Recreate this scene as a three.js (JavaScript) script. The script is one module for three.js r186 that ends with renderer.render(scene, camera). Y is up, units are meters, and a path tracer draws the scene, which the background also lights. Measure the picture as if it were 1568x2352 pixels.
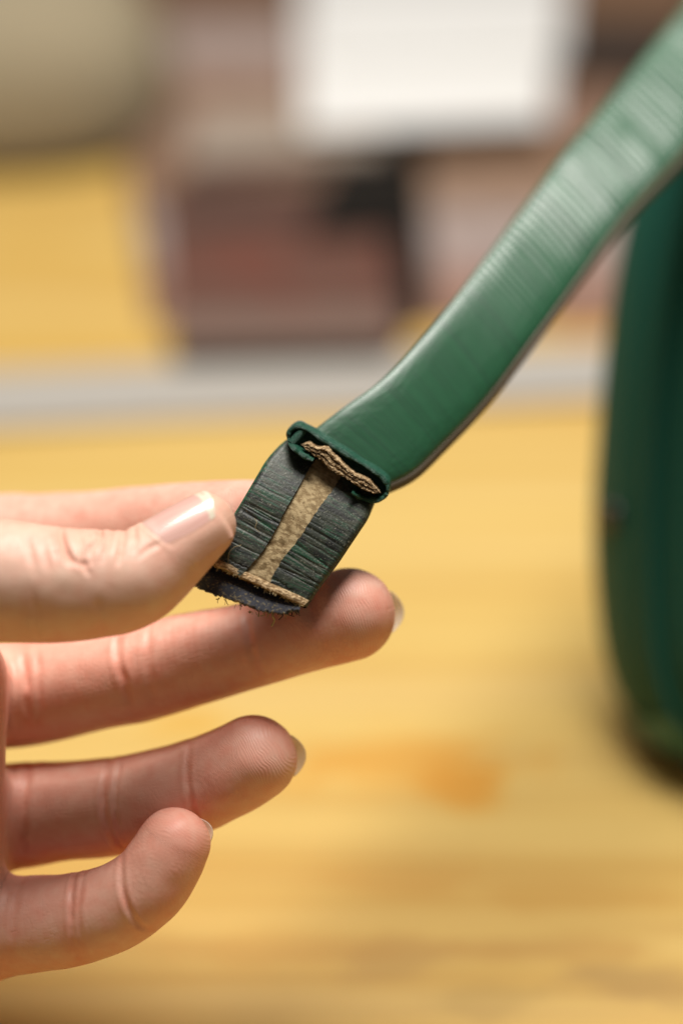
import * as THREE from 'three';
import { mergeGeometries } from 'three/addons/utils/BufferGeometryUtils.js';
import { RoundedBoxGeometry } from 'three/addons/geometries/RoundedBoxGeometry.js';
import { RectAreaLightUniformsLib } from 'three/addons/lights/RectAreaLightUniformsLib.js';

// ------------------------------------------------------------------ camera, light, exposure
const scene = new THREE.Scene();
const TAN = 0.3, PITCH = THREE.MathUtils.degToRad(30), EYE = new THREE.Vector3(0, 0.2875, 0), FOCUS = 0.3267;
const camera = new THREE.PerspectiveCamera(2 * THREE.MathUtils.radToDeg(Math.atan(TAN)), 2 / 3, 0.02, 8);
camera.position.copy(EYE);
camera.rotation.x = -PITCH;
camera.focus = FOCUS + 0.0005;
camera.userData.fStop = 2.8;
scene.add(camera);
scene.background = new THREE.Color(0.085, 0.08, 0.075);      // the dim room around the work table

RectAreaLightUniformsLib.init();
const key = new THREE.RectAreaLight(new THREE.Color(1.0, 0.965, 0.905), 29, 0.52, 0.46);   // the ceiling lamp above and behind the table
key.position.set(0.06, 1.15, -0.58);
key.lookAt(-0.01, 0.1, -0.28);
key.name = 'ceiling_lamp';
scene.add(key);

const renderer = new THREE.WebGLRenderer({ antialias: true });
renderer.toneMapping = THREE.LinearToneMapping;
renderer.toneMappingExposure = 0.94;
renderer.shadowMap.enabled = true;

// ------------------------------------------------------------------ helpers
const V = (x, y, z) => new THREE.Vector3(x, y, z);
const RIGHT = V(1, 0, 0), UPV = V(0, Math.cos(PITCH), -Math.sin(PITCH)), BACK = V(0, Math.sin(PITCH), Math.cos(PITCH));
const lerp = (a, b, t) => a + (b - a) * t, clamp = (x, a, b) => Math.min(b, Math.max(a, x));
const sstep = (a, b, x) => { const t = clamp((x - a) / (b - a), 0, 1); return t * t * (3 - 2 * t); };
// bench frame in mm: origin on the sight line at the focus distance, x right, y up, z towards the eye; F(px, py, dz) reads a point off the photograph
const UNIT = TAN / 1176, D = FOCUS * 1000;
const F = (px, py, dz) => { const k = UNIT * (D - dz); return V((px - 784) * k, -(py - 1176) * k, dz); };
const SC = (dz = 0) => UNIT * (D - dz);
const ORIGIN = EYE.clone().addScaledVector(BACK, -FOCUS);
const toWorld = (p) => ORIGIN.clone().addScaledVector(RIGHT, p.x * 1e-3).addScaledVector(UPV, p.y * 1e-3).addScaledVector(BACK, p.z * 1e-3);
const W = (px, py, dz) => toWorld(F(px, py, dz));
// a point of the table top (or a plane at height y) seen at that place of the photograph
function onTable(px, py, y = 0) {
  const dir = RIGHT.clone().multiplyScalar((px - 784) * UNIT).addScaledVector(UPV, -(py - 1176) * UNIT).sub(BACK);
  return EYE.clone().addScaledVector(dir, (y - EYE.y) / dir.y);
}
let seed = 12345;
const rnd = () => { seed = (seed * 1664525 + 1013904223) >>> 0; return seed / 4294967296; };
const hash = (x, y, z) => { let h = (x * 374761393 + y * 668265263 + z * 1440662683) | 0; h = Math.imul(h ^ (h >>> 13), 1274126177); return ((h ^ (h >>> 16)) >>> 0) / 4294967296; };
function noise(x, y, z = 0) {
  const ix = Math.floor(x), iy = Math.floor(y), iz = Math.floor(z);
  let fx = x - ix, fy = y - iy, fz = z - iz; fx *= fx * (3 - 2 * fx); fy *= fy * (3 - 2 * fy); fz *= fz * (3 - 2 * fz);
  const a = (k) => lerp(lerp(hash(ix, iy, iz + k), hash(ix + 1, iy, iz + k), fx), lerp(hash(ix, iy + 1, iz + k), hash(ix + 1, iy + 1, iz + k), fx), fy);
  return lerp(a(0), a(1), fz);
}
const fbm = (x, y, z = 0, n = 4) => { let s = 0, a = 0.5, t = 0; for (let i = 0; i < n; i++) { s += a * noise(x, y, z + i * 7.3); t += a; a *= 0.5; x = x * 2.03 + 3.1; y = y * 2.03 + 1.7; z *= 2.03; } return s / t; };
function tex(w, h, fn, srgb, repeat) {
  const data = new Uint8Array(w * h * 4);
  for (let y = 0; y < h; y++) for (let x = 0; x < w; x++) { const c = fn((x + 0.5) / w, (y + 0.5) / h), o = (y * w + x) * 4; data[o] = clamp(c[0], 0, 255); data[o + 1] = clamp(c[1], 0, 255); data[o + 2] = clamp(c[2], 0, 255); data[o + 3] = 255; }
  const t = new THREE.DataTexture(data, w, h, THREE.RGBAFormat);
  if (srgb) t.colorSpace = THREE.SRGBColorSpace;
  t.magFilter = THREE.LinearFilter; t.minFilter = THREE.LinearFilter;
  t.wrapS = t.wrapT = repeat ? THREE.RepeatWrapping : THREE.ClampToEdgeWrapping;
  t.needsUpdate = true;
  return t;
}
const g1 = (v) => [v * 255, v * 255, v * 255];
const mixc = (a, b, t) => [lerp(a[0], b[0], t), lerp(a[1], b[1], t), lerp(a[2], b[2], t)];
function add(name, geometry, material, parent = scene) {
  const m = new THREE.Mesh(geometry, material); m.name = name; m.castShadow = m.receiveShadow = true; parent.add(m); return m;
}
function tag(o, label, category, group) { o.userData.label = label; if (category) o.userData.category = category; if (group) o.userData.group = group; return o; }
// a geometry of world points re-based about a thing's own origin
function rebase(g, at) { g.translate(-at.x, -at.y, -at.z); return g; }
// a sheet of (nu + 1) x (nv + 1) points; fn(u, v) gives a world point; closed in u when wrap is set
function gridGeometry(nu, nv, fn, { uv = (u, v) => [u, v], flip = false } = {}) {
  const pos = [], uvs = [], idx = [];
  for (let j = 0; j <= nv; j++) for (let i = 0; i <= nu; i++) { const p = fn(i / nu, j / nv); pos.push(p.x, p.y, p.z); uvs.push(...uv(i / nu, j / nv)); }
  for (let j = 0; j < nv; j++) for (let i = 0; i < nu; i++) { const a = j * (nu + 1) + i, b = a + 1, c = a + nu + 1, d = c + 1; if (flip) idx.push(a, c, b, b, c, d); else idx.push(a, b, c, b, d, c); }
  const g = new THREE.BufferGeometry();
  g.setAttribute('position', new THREE.Float32BufferAttribute(pos, 3)); g.setAttribute('uv', new THREE.Float32BufferAttribute(uvs, 2)); g.setIndex(idx); g.computeVertexNormals();
  return g;
}
const spline = (pts) => new THREE.CatmullRomCurve3(pts, false, 'centripetal');
function interp(keys, t) { // keys: arrays of numbers at even steps, smoothly joined
  const n = keys.length - 1, x = clamp(t, 0, 1) * n, i = Math.min(n - 1, Math.floor(x)), f = x - i;
  const p0 = keys[Math.max(0, i - 1)], p1 = keys[i], p2 = keys[i + 1], p3 = keys[Math.min(n, i + 2)];
  return p1.map((_, c) => { const a = p0[c], b = p1[c], d = p2[c], e = p3[c]; return 0.5 * (2 * b + (d - a) * f + (2 * a - 5 * b + 4 * d - e) * f * f + (3 * b - a - 3 * d + e) * f * f * f); });
}

// ------------------------------------------------------------------ the table
{
  const PW = 2.2, PD = 1.9, cx = 0, cz = -0.75;
  const stains = [[1060, 1792, 0.011, 0.010, [204, 138, 40], 0.7], [900, 1752, 0.03, 0.011, [204, 142, 50], 0.6], [890, 2212, 0.012, 0.007, [160, 122, 70], 0.35], [1440, 2262, 0.014, 0.006, [140, 108, 66], 0.4], [1110, 2300, 0.012, 0.005, [150, 120, 66], 0.25], [1290, 2180, 0.02, 0.004, [165, 115, 50], 0.35], [880, 2020, 0.02, 0.005, [190, 135, 55], 0.3], [1330, 2060, 0.03, 0.005, [180, 130, 55], 0.3], [640, 2180, 0.03, 0.006, [185, 135, 60], 0.3], [420, 1660, 0.012, 0.005, [205, 150, 50], 0.45], [60, 560, 0.03, 0.012, [190, 140, 52], 0.3], [1330, 720, 0.01, 0.02, [180, 110, 45], 0.5]]
    .map(([px, py, a, b, c, k]) => ({ p: onTable(px, py), a, b, c, k }));
  const map = tex(2048, 2048, (u, v) => {
    const x = (u - 0.5) * PW + cx, z = (0.5 - v) * PD + cz, wob = fbm(x * 2.5, z * 9, 2) * 0.02;
    const g = fbm(x * 1.6, (z + wob) * 95, 3, 4), fine = fbm(x * 9, (z + wob) * 420, 5, 3), big = fbm(x * 1.4, z * 14, 8, 3);
    let c = mixc([211, 178, 103], [200, 161, 84], sstep(0.35, 0.72, g));
    c = mixc(c, [180, 138, 70], 0.4 * sstep(0.5, 0.8, fine) + 0.2 * sstep(0.5, 0.75, big));
    c = mixc(c, [216, 186, 122], 0.5 * sstep(0.55, 0.8, fbm(x * 2, z * 40, 13, 3)));
    for (const s of stains) {
      const dx = (x - s.p.x) / s.a, dz = (z - s.p.z) / s.b, r = Math.sqrt(dx * dx + dz * dz) + (fbm(x * 90, z * 160, 4, 3) - 0.5) * 1.3;
      if (r < 1.6) c = mixc(c, s.c, s.k * (1 - sstep(0.5, 1.5, r)));
    }
    return c;
  }, true);
  const bump = tex(1024, 1024, (u, v) => g1(fbm(u * 14, v * 620, 2, 3)), false, true);
  const g = new RoundedBoxGeometry(PW, 0.036, PD, 3, 0.004);
  const uv = g.attributes.uv, p = g.attributes.position;
  for (let i = 0; i < p.count; i++) uv.setXY(i, p.getX(i) / PW + 0.5, 0.5 - p.getZ(i) / PD);
  const t = add('table', g, new THREE.MeshPhysicalMaterial({ map, bumpMap: bump, bumpScale: 0.0002, roughness: 0.5, specularIntensity: 0.6 }));
  t.position.set(cx, -0.018, cz);
  tag(t, 'honey yellow varnished pine table top with faint grain and orange knots', 'table');
}

// ------------------------------------------------------------------ the hand
// fingers: [px, py, dz, radius px] along each axis, read off the photograph
const FINGERS = [
  { name: 'thumb', keys: [[-620, 1590, -4, 165], [-300, 1420, 6, 165], [-60, 1338, 9, 146], [110, 1343, 10, 136], [215, 1341, 10, 127], [302, 1330, 9.5, 114], [384, 1275, 8, 94], [462, 1208, 6.2, 81]] },
  { name: 'index', keys: [[-420, 1330, -34, 125], [-150, 1262, -34, 118], [80, 1245, -31, 112], [250, 1228, -27, 103], [420, 1203, -20, 96], [590, 1190, -12.5, 88]] },
  { name: 'middle', keys: [[-420, 1600, -34, 130], [-120, 1598, -28, 128], [60, 1592, -23, 122], [200, 1566, -20, 116], [310, 1545, -18, 115], [450, 1512, -15.5, 107], [590, 1478, -13, 98], [700, 1442, -12, 101], [800, 1412, -11, 107]] },
  { name: 'ring', keys: [[-420, 1800, -34, 128], [-120, 1885, -24, 126], [40, 1873, -20, 121], [150, 1862, -18, 114], [245, 1854, -16, 113], [340, 1835, -14, 110], [440, 1808, -12, 108], [520, 1776, -9.5, 104], [582, 1742, -8, 100]] },
  { name: 'little', keys: [[-420, 1960, -32, 122], [-120, 2130, -14, 118], [40, 2124, -8, 111], [165, 2113, -4, 105], [255, 2088, -1, 100], [328, 2042, 1, 95], [372, 1988, 1.6, 90], [400, 1938, 1.6, 83]] },
];
for (const f of FINGERS) {
  const pts = f.keys.map(([x, y, z, r]) => { const p = F(x, y, z); return [p.x, p.y, p.z, r * SC(z)]; });
  const n = (pts.length - 1) * 9, c = [];
  for (let i = 0; i <= n; i++) c.push(interp(pts, i / n));
  f.segs = []; let s = 0;
  for (let i = 0; i < n; i++) {
    const a = c[i], b = c[i + 1], d = [b[0] - a[0], b[1] - a[1], b[2] - a[2]], L2 = d[0] * d[0] + d[1] * d[1] + d[2] * d[2];
    f.segs.push({ a, d, L2, ra: a[3], dr: b[3] - a[3], s, L: Math.sqrt(L2) }); s += Math.sqrt(L2);
  }
  f.length = s;
  const lo = [1e9, 1e9, 1e9], hi = [-1e9, -1e9, -1e9];
  for (const q of c) for (let k = 0; k < 3; k++) { lo[k] = Math.min(lo[k], q[k] - q[3]); hi[k] = Math.max(hi[k], q[k] + q[3]); }
  f.lo = lo; f.hi = hi;
}
// creases: [finger, depth mm, half width mm, points px]
const CREASES = [
  [0, 0.75, 0.6, [[128, 1212], [150, 1262], [172, 1300]]], [0, 0.4, 0.5, [[166, 1214], [186, 1250], [196, 1296], [214, 1326]]], [0, 0.62, 0.55, [[214, 1214], [226, 1240], [210, 1262], [212, 1296]]], [0, 0.42, 0.5, [[245, 1212], [246, 1250], [236, 1296]]], [0, 0.5, 0.55, [[272, 1206], [278, 1250], [272, 1300]]],
  [0, 0.2, 0.6, [[40, 1200], [70, 1260], [92, 1330]]], [0, 0.2, 0.6, [[82, 1206], [104, 1260], [122, 1320]]], [0, 0.22, 0.7, [[88, 1360], [90, 1420], [84, 1480]]], [0, 0.28, 0.7, [[232, 1376], [228, 1420], [236, 1470]]], [0, 0.3, 0.5, [[318, 1282], [340, 1262], [372, 1246]]], [0, 0.3, 0.45, [[192, 1226], [204, 1236], [216, 1232]]], [0, 0.25, 0.4, [[300, 1212], [308, 1240], [304, 1270]]], [0, 0.3, 0.45, [[168, 1286], [190, 1296], [216, 1290]]], [0, 0.22, 0.4, [[104, 1208], [122, 1246], [140, 1290]]],
  [2, 0.55, 0.8, [[30, 1490], [50, 1560], [52, 1700]]], [2, 0.3, 0.7, [[72, 1500], [84, 1580], [80, 1690]]], [2, 0.55, 0.8, [[266, 1440], [268, 1510], [286, 1570], [300, 1650]]], [2, 0.4, 0.8, [[338, 1430], [340, 1520], [352, 1640]]], [2, 0.45, 0.7, [[566, 1400], [576, 1470], [600, 1575]]],
  [2, 0.9, 1.8, [[690, 1290], [716, 1370], [726, 1440]]],
  [3, 0.55, 0.9, [[50, 1750], [46, 1860], [44, 1990]]], [3, 0.75, 0.65, [[242, 1745], [238, 1850], [258, 1930], [276, 1970]]], [3, 0.35, 0.5, [[272, 1740], [266, 1850], [284, 1940], [300, 1960]]], [3, 0.5, 0.6, [[436, 1690], [434, 1780], [446, 1850], [462, 1910]]], 
  [4, 0.65, 0.6, [[152, 2000], [158, 2110], [166, 2220]]], [4, 0.4, 0.6, [[178, 2000], [174, 2110], [186, 2220]]], [4, 0.55, 0.6, [[272, 1960], [282, 2050], [318, 2130], [345, 2150]]], [4, 0.3, 0.7, [[18, 2010], [16, 2110], [10, 2240]]],
].map(([f, depth, w, pts]) => {
  const z = FINGERS[f].keys[5][2] + 8, q = spline(pts.map(([x, y]) => F(x, y, z))).getPoints(pts.length * 5).map((p) => [p.x, p.y]);
  return { f, depth, w, q, x0: Math.min(...q.map((p) => p[0])) - 3 * w, x1: Math.max(...q.map((p) => p[0])) + 3 * w, y0: Math.min(...q.map((p) => p[1])) - 3 * w, y1: Math.max(...q.map((p) => p[1])) + 3 * w };
});
// nails: a is the way they grow, n the way they face; c the middle of the root edge on the plate (bench mm)
const unit = (x, y, z) => V(x, y, z).normalize();
const NAILS = [
  { f: 0, c: F(339, 1205, 12.2), a: unit(0.80, 0.52, -0.28), n: unit(-0.40, 0.76, 0.52), w: 11.4, L: 12.1, R: 6.7, free: 0.9 },
  { f: 1, c: F(480, 1190, -22), a: unit(0.9, 0.1, 0.38), n: unit(0.38, 0.2, -0.9), w: 10, L: 12, R: 7, free: 1.3 },
  { f: 2, c: F(786, 1408, -18.9), a: unit(0.97, 0.03, 0.2), n: unit(0.2, -0.05, -0.97), w: 8.8, L: 11.2, R: 6.2, free: 1.6 },
  { f: 3, c: F(570, 1742, -14.9), a: unit(0.95, 0.12, 0.3), n: unit(0.3, -0.04, -0.95), w: 8.6, L: 11.0, R: 6, free: 1.6 },
  { f: 4, c: F(384, 1948, -4.4), a: unit(0.82, 0.4, 0.3), n: unit(0.3, -0.1, -0.94), w: 7.0, L: 9.3, R: 5, free: 1.6 },
];
for (const k of NAILS) { k.n.addScaledVector(k.a, -k.n.dot(k.a)).normalize(); k.l = V(0, 0, 0).crossVectors(k.n, k.a); }
const nailDip = (k, s, l) => { const q = Math.abs(l) / k.R, e = Math.min(q, 0.78), c = Math.sqrt(1 - e * e); return -(k.R - k.R * c) - (q - e) * k.R * (e / c) - 0.006 * s * s; };
const PALM = [ // tapered capsules of the palm, thenar, wrist: [ax, ay, az, ar, bx, by, bz, br] px and dz
  [-112, 1560, -6, 128, -122, 2140, -6, 124], [-420, 1340, -34, 130, -1000, 1560, -30, 170], [-420, 1600, -34, 140, -1000, 1640, -30, 190], [-420, 1800, -34, 140, -1000, 1720, -30, 190],
  [-420, 1960, -32, 140, -1000, 1790, -28, 180], [-300, 1440, 2, 170, -900, 1600, -22, 210], [-200, 2080, -14, 150, -900, 1800, -22, 210], [-1000, 1640, -30, 230, -1600, 1620, -34, 250], [-1000, 1760, -30, 210, -1600, 1740, -34, 235],
].map(([ax, ay, az, ar, bx, by, bz, br]) => { const a = F(ax, ay, az), b = F(bx, by, bz); return { a: [a.x, a.y, a.z], d: [b.x - a.x, b.y - a.y, b.z - a.z], L2: a.distanceToSquared(b), ra: ar * SC(az), dr: br * SC(bz) - ar * SC(az) }; });
const smin = (a, b, k) => { const h = Math.max(k - Math.abs(a - b), 0) / k; return Math.min(a, b) - h * h * k * 0.25; };
const hit = { f: 0, s: 0, z: 0, l: 0, t: 0 };
function seg(q, x, y, z) {
  const px = x - q.a[0], py = y - q.a[1], pz = z - q.a[2], t = clamp((px * q.d[0] + py * q.d[1] + pz * q.d[2]) / q.L2, 0, 1);
  const dx = px - q.d[0] * t, dy = py - q.d[1] * t, dz = pz - q.d[2] * t;
  seg.t = t; seg.dz = dz;
  return Math.sqrt(dx * dx + dy * dy + dz * dz) - q.ra - q.dr * t;
}
function fingerDistance(k, x, y, z, best) {
  const f = FINGERS[k];
  const bx = Math.max(f.lo[0] - x, 0, x - f.hi[0]), by = Math.max(f.lo[1] - y, 0, y - f.hi[1]), bz = Math.max(f.lo[2] - z, 0, z - f.hi[2]), b = Math.sqrt(bx * bx + by * by + bz * bz);
  if (b > best + 3) return b;
  let d = 1e9, at = null, tt = 0, dz = 0;
  for (const q of f.segs) { const e = seg(q, x, y, z); if (e < d) { d = e; at = q; tt = seg.t; dz = seg.dz; } }
  if (d < 5) {
    fingerDistance.s = at.s + tt * at.L + (tt >= 1 && at === f.segs[f.segs.length - 1] ? ((x - at.a[0]) * at.d[0] + (y - at.a[1]) * at.d[1] + (z - at.a[2]) * at.d[2]) / at.L - at.L : 0); fingerDistance.z = dz; fingerDistance.seg = at; fingerDistance.t = tt;
    if (d > -3 && d < 3) {
      d += 0.5 * (fbm(x * 0.16, y * 0.16, z * 0.16 + k * 9, 2) - 0.5);
      for (const c of CREASES) if (c.f === k && x > c.x0 && x < c.x1 && y > c.y0 && y < c.y1 && dz > -3) {
        let m = 1e9, end = 0;
        for (let i = 0; i + 1 < c.q.length; i++) { const [ax, ay] = c.q[i], ux = c.q[i + 1][0] - ax, uy = c.q[i + 1][1] - ay, u = clamp(((x - ax) * ux + (y - ay) * uy) / (ux * ux + uy * uy), 0, 1), ex = x - ax - ux * u, ey = y - ay - uy * u; if (ex * ex + ey * ey < m) { m = ex * ex + ey * ey; end = (i + u) / (c.q.length - 1); } }
        const e = Math.sqrt(m) / c.w, fade = Math.min(1, 0.15 + 4 * end, 0.05 + 4 * (1 - end));
        if (e < 3) d += (c.depth * (k ? 0.75 : 1) * (0.35 + 1.0 * noise(x * 0.5, y * 0.5, 2)) * Math.exp(-e * e) - 0.16 * c.depth * Math.exp(-(e - 1.9) * (e - 1.9) * 1.6)) * sstep(-3, 0.5, dz) * fade;
      }
      const nl = NAILS[k], rx = x - nl.c.x, ry = y - nl.c.y, rz = z - nl.c.z, s = rx * nl.a.x + ry * nl.a.y + rz * nl.a.z, l = rx * nl.l.x + ry * nl.l.y + rz * nl.l.z, h = rx * nl.n.x + ry * nl.n.y + rz * nl.n.z;
      if (s > -2 && s < nl.L + 3 && Math.abs(l) < nl.w / 2 + 2.4 && h > -8.5 && h < 5) {
        const tip = Math.abs(l) / (nl.w / 2), root = 0.9 * tip * tip;
        const m = sstep(root - 0.6, root + 0.2, s) * (1 - sstep(0.97, 1.3, tip)) * (1 - sstep(k ? nl.L - 4 : nl.L - 1, k ? nl.L - 1.5 : nl.L + 0.6, s));
        if (m > 0) d = lerp(d, h - nailDip(nl, s, l) + 0.03, m);
        d -= 0.1 * Math.exp(-(((s - root + 1.1) / 0.5) ** 2)) * (1 - sstep(0.85, 1.2, tip));
        d -= 0.13 * Math.exp(-(((tip - 1.14) / 0.17) ** 2)) * sstep(-1, 1, s) * (1 - sstep(nl.L - 3, nl.L, s));
      }
    }
  }
  return d;
}
function sdf(x, y, z) {
  let d = 1e9; hit.f = -1;
  for (let k = 0; k < 5; k++) {
    const e = fingerDistance(k, x, y, z, d);
    if (e < d) { hit.f = k; hit.s = fingerDistance.s; hit.z = fingerDistance.z; hit.seg = fingerDistance.seg; hit.t = fingerDistance.t; }
    d = x < -70 ? smin(d, e, clamp((-70 - x) * 0.3, 0.01, 5)) : Math.min(d, e);
  }
  if (x < -45) {
    let p = 1e9;
    for (const q of PALM) p = smin(p, seg(q, x, y, z), 9);
    const e = smin(d, p, clamp((-58 - x) * 0.6, 0.4, 6));
    if (p < d) hit.f = 5;
    d = e;
  }
  return d;
}
function surfaceNet(fn, lo, hi, h) {
  const n = [0, 1, 2].map((k) => Math.ceil((hi[k] - lo[k]) / h) + 1), [nx, ny, nz] = n, B = 8, val = new Float32Array(nx * ny * nz), at = (i, j, k) => (k * ny + j) * nx + i;
  for (let bk = 0; bk < nz; bk += B) for (let bj = 0; bj < ny; bj += B) for (let bi = 0; bi < nx; bi += B) {
    const d = fn(lo[0] + (bi + B / 2) * h, lo[1] + (bj + B / 2) * h, lo[2] + (bk + B / 2) * h), far = Math.abs(d) > B * h * 0.5 * 1.7321 * 1.15 + 1.2;
    for (let k = bk; k < Math.min(bk + B, nz); k++) for (let j = bj; j < Math.min(bj + B, ny); j++) for (let i = bi; i < Math.min(bi + B, nx); i++) val[at(i, j, k)] = far ? d : fn(lo[0] + i * h, lo[1] + j * h, lo[2] + k * h);
  }
  const id = new Int32Array(nx * ny * nz).fill(-1), pos = [], idx = [], E = [[0, 1], [2, 3], [4, 5], [6, 7], [0, 2], [1, 3], [4, 6], [5, 7], [0, 4], [1, 5], [2, 6], [3, 7]], c = new Float32Array(8);
  for (let k = 0; k < nz - 1; k++) for (let j = 0; j < ny - 1; j++) for (let i = 0; i < nx - 1; i++) {
    let m = 0; const o = at(i, j, k);
    for (let q = 0; q < 8; q++) { c[q] = val[o + (q & 1) + ((q >> 1) & 1) * nx + (q >> 2) * nx * ny]; if (c[q] < 0) m |= 1 << q; }
    if (!m || m === 255) continue;
    let x = 0, y = 0, z = 0, w = 0;
    for (const [a, b] of E) if ((c[a] < 0) !== (c[b] < 0)) { const t = c[a] / (c[a] - c[b]); x += lerp(a & 1, b & 1, t); y += lerp((a >> 1) & 1, (b >> 1) & 1, t); z += lerp(a >> 2, b >> 2, t); w++; }
    id[o] = pos.length / 3;
    pos.push(lo[0] + (i + x / w) * h, lo[1] + (j + y / w) * h, lo[2] + (k + z / w) * h);
  }
  const quad = (a, b, c2, d, flip) => { if (a < 0 || b < 0 || c2 < 0 || d < 0) return; if (flip) idx.push(a, c2, b, b, c2, d); else idx.push(a, b, c2, b, d, c2); };
  for (let k = 1; k < nz - 1; k++) for (let j = 1; j < ny - 1; j++) for (let i = 1; i < nx - 1; i++) {
    const o = at(i, j, k), s = val[o] < 0;
    if (s !== val[o + 1] < 0) quad(id[o - nx - nx * ny], id[o - nx * ny], id[o - nx], id[o], !s);
    if (s !== val[o + nx] < 0) quad(id[o - 1 - nx * ny], id[o - nx * ny], id[o - 1], id[o], s);
    if (s !== val[o + nx * ny] < 0) quad(id[o - 1 - nx], id[o - nx], id[o - 1], id[o], !s);
  }
  const nrm = new Float32Array(pos.length), e = 0.12;
  for (let i = 0; i < pos.length; i += 3) {
    let gx, gy, gz, l;
    for (let it = 0; it < 3; it++) {
      const [x, y, z] = [pos[i], pos[i + 1], pos[i + 2]];
      gx = fn(x + e, y, z) - fn(x - e, y, z); gy = fn(x, y + e, z) - fn(x, y - e, z); gz = fn(x, y, z + e) - fn(x, y, z - e); l = Math.hypot(gx, gy, gz) || 1;
      if (it === 2) break;
      const d = clamp(fn(x, y, z), -0.3, 0.3);
      pos[i] -= (d * gx) / l; pos[i + 1] -= (d * gy) / l; pos[i + 2] -= (d * gz) / l;
    }
    nrm[i] = gx / l; nrm[i + 1] = gy / l; nrm[i + 2] = gz / l;
  }
  return { pos, nrm, idx };
}
const ROW = 5.4, ULEN = 125;   // the relief map: one row of 1/5.4 per finger, 125 mm long, 26 mm across
const handBase = W(-1300, 1680, -32);
{
  const { pos, nrm, idx } = surfaceNet(sdf, [-186, -100, -66], [14, 19, 27], 0.6);
  const N = pos.length / 3, P = new Float32Array(N * 3), Q = new Float32Array(N * 3), uv = new Float32Array(N * 2), col = new Float32Array(N * 3), v = V(0, 0, 0);
  for (let i = 0; i < N; i++) {
    const x = pos[i * 3], y = pos[i * 3 + 1], z = pos[i * 3 + 2];
    sdf(x, y, z);
    const f = hit.f === 5 ? 5 : hit.f, fi = FINGERS[Math.min(f, 4)];
    let s, l;
    if (f < 5) { const g = hit.seg; s = hit.s; l = ((x - g.a[0]) * -g.d[1] + (y - g.a[1]) * g.d[0]) / Math.hypot(g.d[0], g.d[1]); } else { s = x + 190; l = clamp((y + 50) * 0.2, -10, 10); }
    uv[i * 2] = s / ULEN; uv[i * 2 + 1] = ((f === 5 ? 2 : f) + 0.5 + clamp(l, -12.6, 12.6) / 26) / ROW;
    // blood under the skin: redder finger pads and mottling, paler over the thumb knuckle and where the thumb is pressed
    let red = 0.36 + 0.6 * (fbm(x * 0.16, y * 0.16, z * 0.16, 3) - 0.5) + 0.55 * (fbm(x * 0.7, y * 0.7, z * 0.7, 3) - 0.5), yel = 0;
    const end = fi.length - s;
    if (f === 0) { red -= 0.06; yel = 0.3 * sstep(7, 1, end) * noise(x * 0.4, y * 0.4, 1) + 0.2 * fbm(x * 0.25, y * 0.25, 5, 2); }
    else if (f === 1) red += 0.1; else if (f < 5) red += 0.24 + 0.12 * sstep(16, 4, end); else red += 0.12;
    for (const c of CREASES) if (c.f === f && x > c.x0 && x < c.x1 && y > c.y0 && y < c.y1) { let m = 1e9; for (const [ax, ay] of c.q) m = Math.min(m, Math.hypot(x - ax, y - ay)); red += 0.25 * c.depth * Math.exp(-(m * m) / 1.2); }
    const t = clamp(red, 0, 1.2);
    const a = [0.87, 0.575, 0.45], b = [0.8, 0.33, 0.24], c3 = mixc(mixc(a, b, t), [0.82, 0.6, 0.37], yel * 0.5);
    col.set(c3, i * 3);
    const p = toWorld(v.set(x, y, z)).sub(handBase); P.set([p.x, p.y, p.z], i * 3);
    const nx = nrm[i * 3], ny = nrm[i * 3 + 1], nz = nrm[i * 3 + 2];
    Q.set([RIGHT.x * nx, UPV.y * ny + BACK.y * nz, UPV.z * ny + BACK.z * nz], i * 3);
  }
  const g = new THREE.BufferGeometry();
  g.setAttribute('position', new THREE.BufferAttribute(P, 3)); g.setAttribute('normal', new THREE.BufferAttribute(Q, 3)); g.setAttribute('uv', new THREE.BufferAttribute(uv, 2)); g.setAttribute('color', new THREE.BufferAttribute(col, 3)); g.setIndex(idx);
  console.log('hand', N, idx.length / 3, FINGERS.map((f) => f.length.toFixed(0)).join(' '));
  const bump = tex(2048, 2048, (u, vv) => {
    const r = vv * ROW, f = Math.min(4, Math.floor(r)), l = (r - f - 0.5) * 26, s = u * ULEN, end = FINGERS[f].length - s;
    const lines = Math.abs(fbm(s * 1.3 + f * 9, l * 2.4, 1, 3) - 0.5) * 2, cells = fbm(s * 3.2, l * 3.2, 4 + f, 3), pore = noise(s * 6, l * 6, 2);
    let h = 0.35 + (f ? 0.14 : 0.3) * cells + 0.12 * pore;
    if (f === 0) h += 0.35 * lines; else h += 0.16 * lines + 0.22 * fbm(s * 0.7, l * 4.2, 7 + f, 2) - 0.1 - 0.3 * sstep(0.06, 0, Math.abs(fbm(s * 1.5, l * 0.45, 17 + f, 3) - 0.5)) * sstep(0.45, 0.65, fbm(s * 0.2, l * 0.2, 23 + f, 2));
    if (f > 0 || true) {
      const pad = f === 0 ? 0 : sstep(15, 9, end);
      if (pad > 0) {
        const ds = s - (FINGERS[f].length - 13), rr = Math.sqrt(ds * ds + l * l * 0.7 + 2) + (fbm(s * 0.4, l * 0.4, 3 + f, 2) - 0.5) * 1.6;
        h = lerp(h, 0.4 + (0.1 + 0.16 * noise(s * 0.5, l * 0.5, 11 + f)) * Math.cos((rr * 2 * Math.PI) / 0.47) + 0.12 * (cells - 0.5) + 0.1 * (pore - 0.5), pad * 0.85);
      }
    }
    return g1(h);
  }, false);
  const skin = new THREE.MeshPhysicalMaterial({ vertexColors: true, bumpMap: bump, bumpScale: 0.0001, roughness: 0.46, specularIntensity: 0.75, sheen: 0.35, sheenRoughness: 0.6, sheenColor: new THREE.Color(1, 0.55, 0.42) });
  const hand = add('hand', g, skin);
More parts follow.
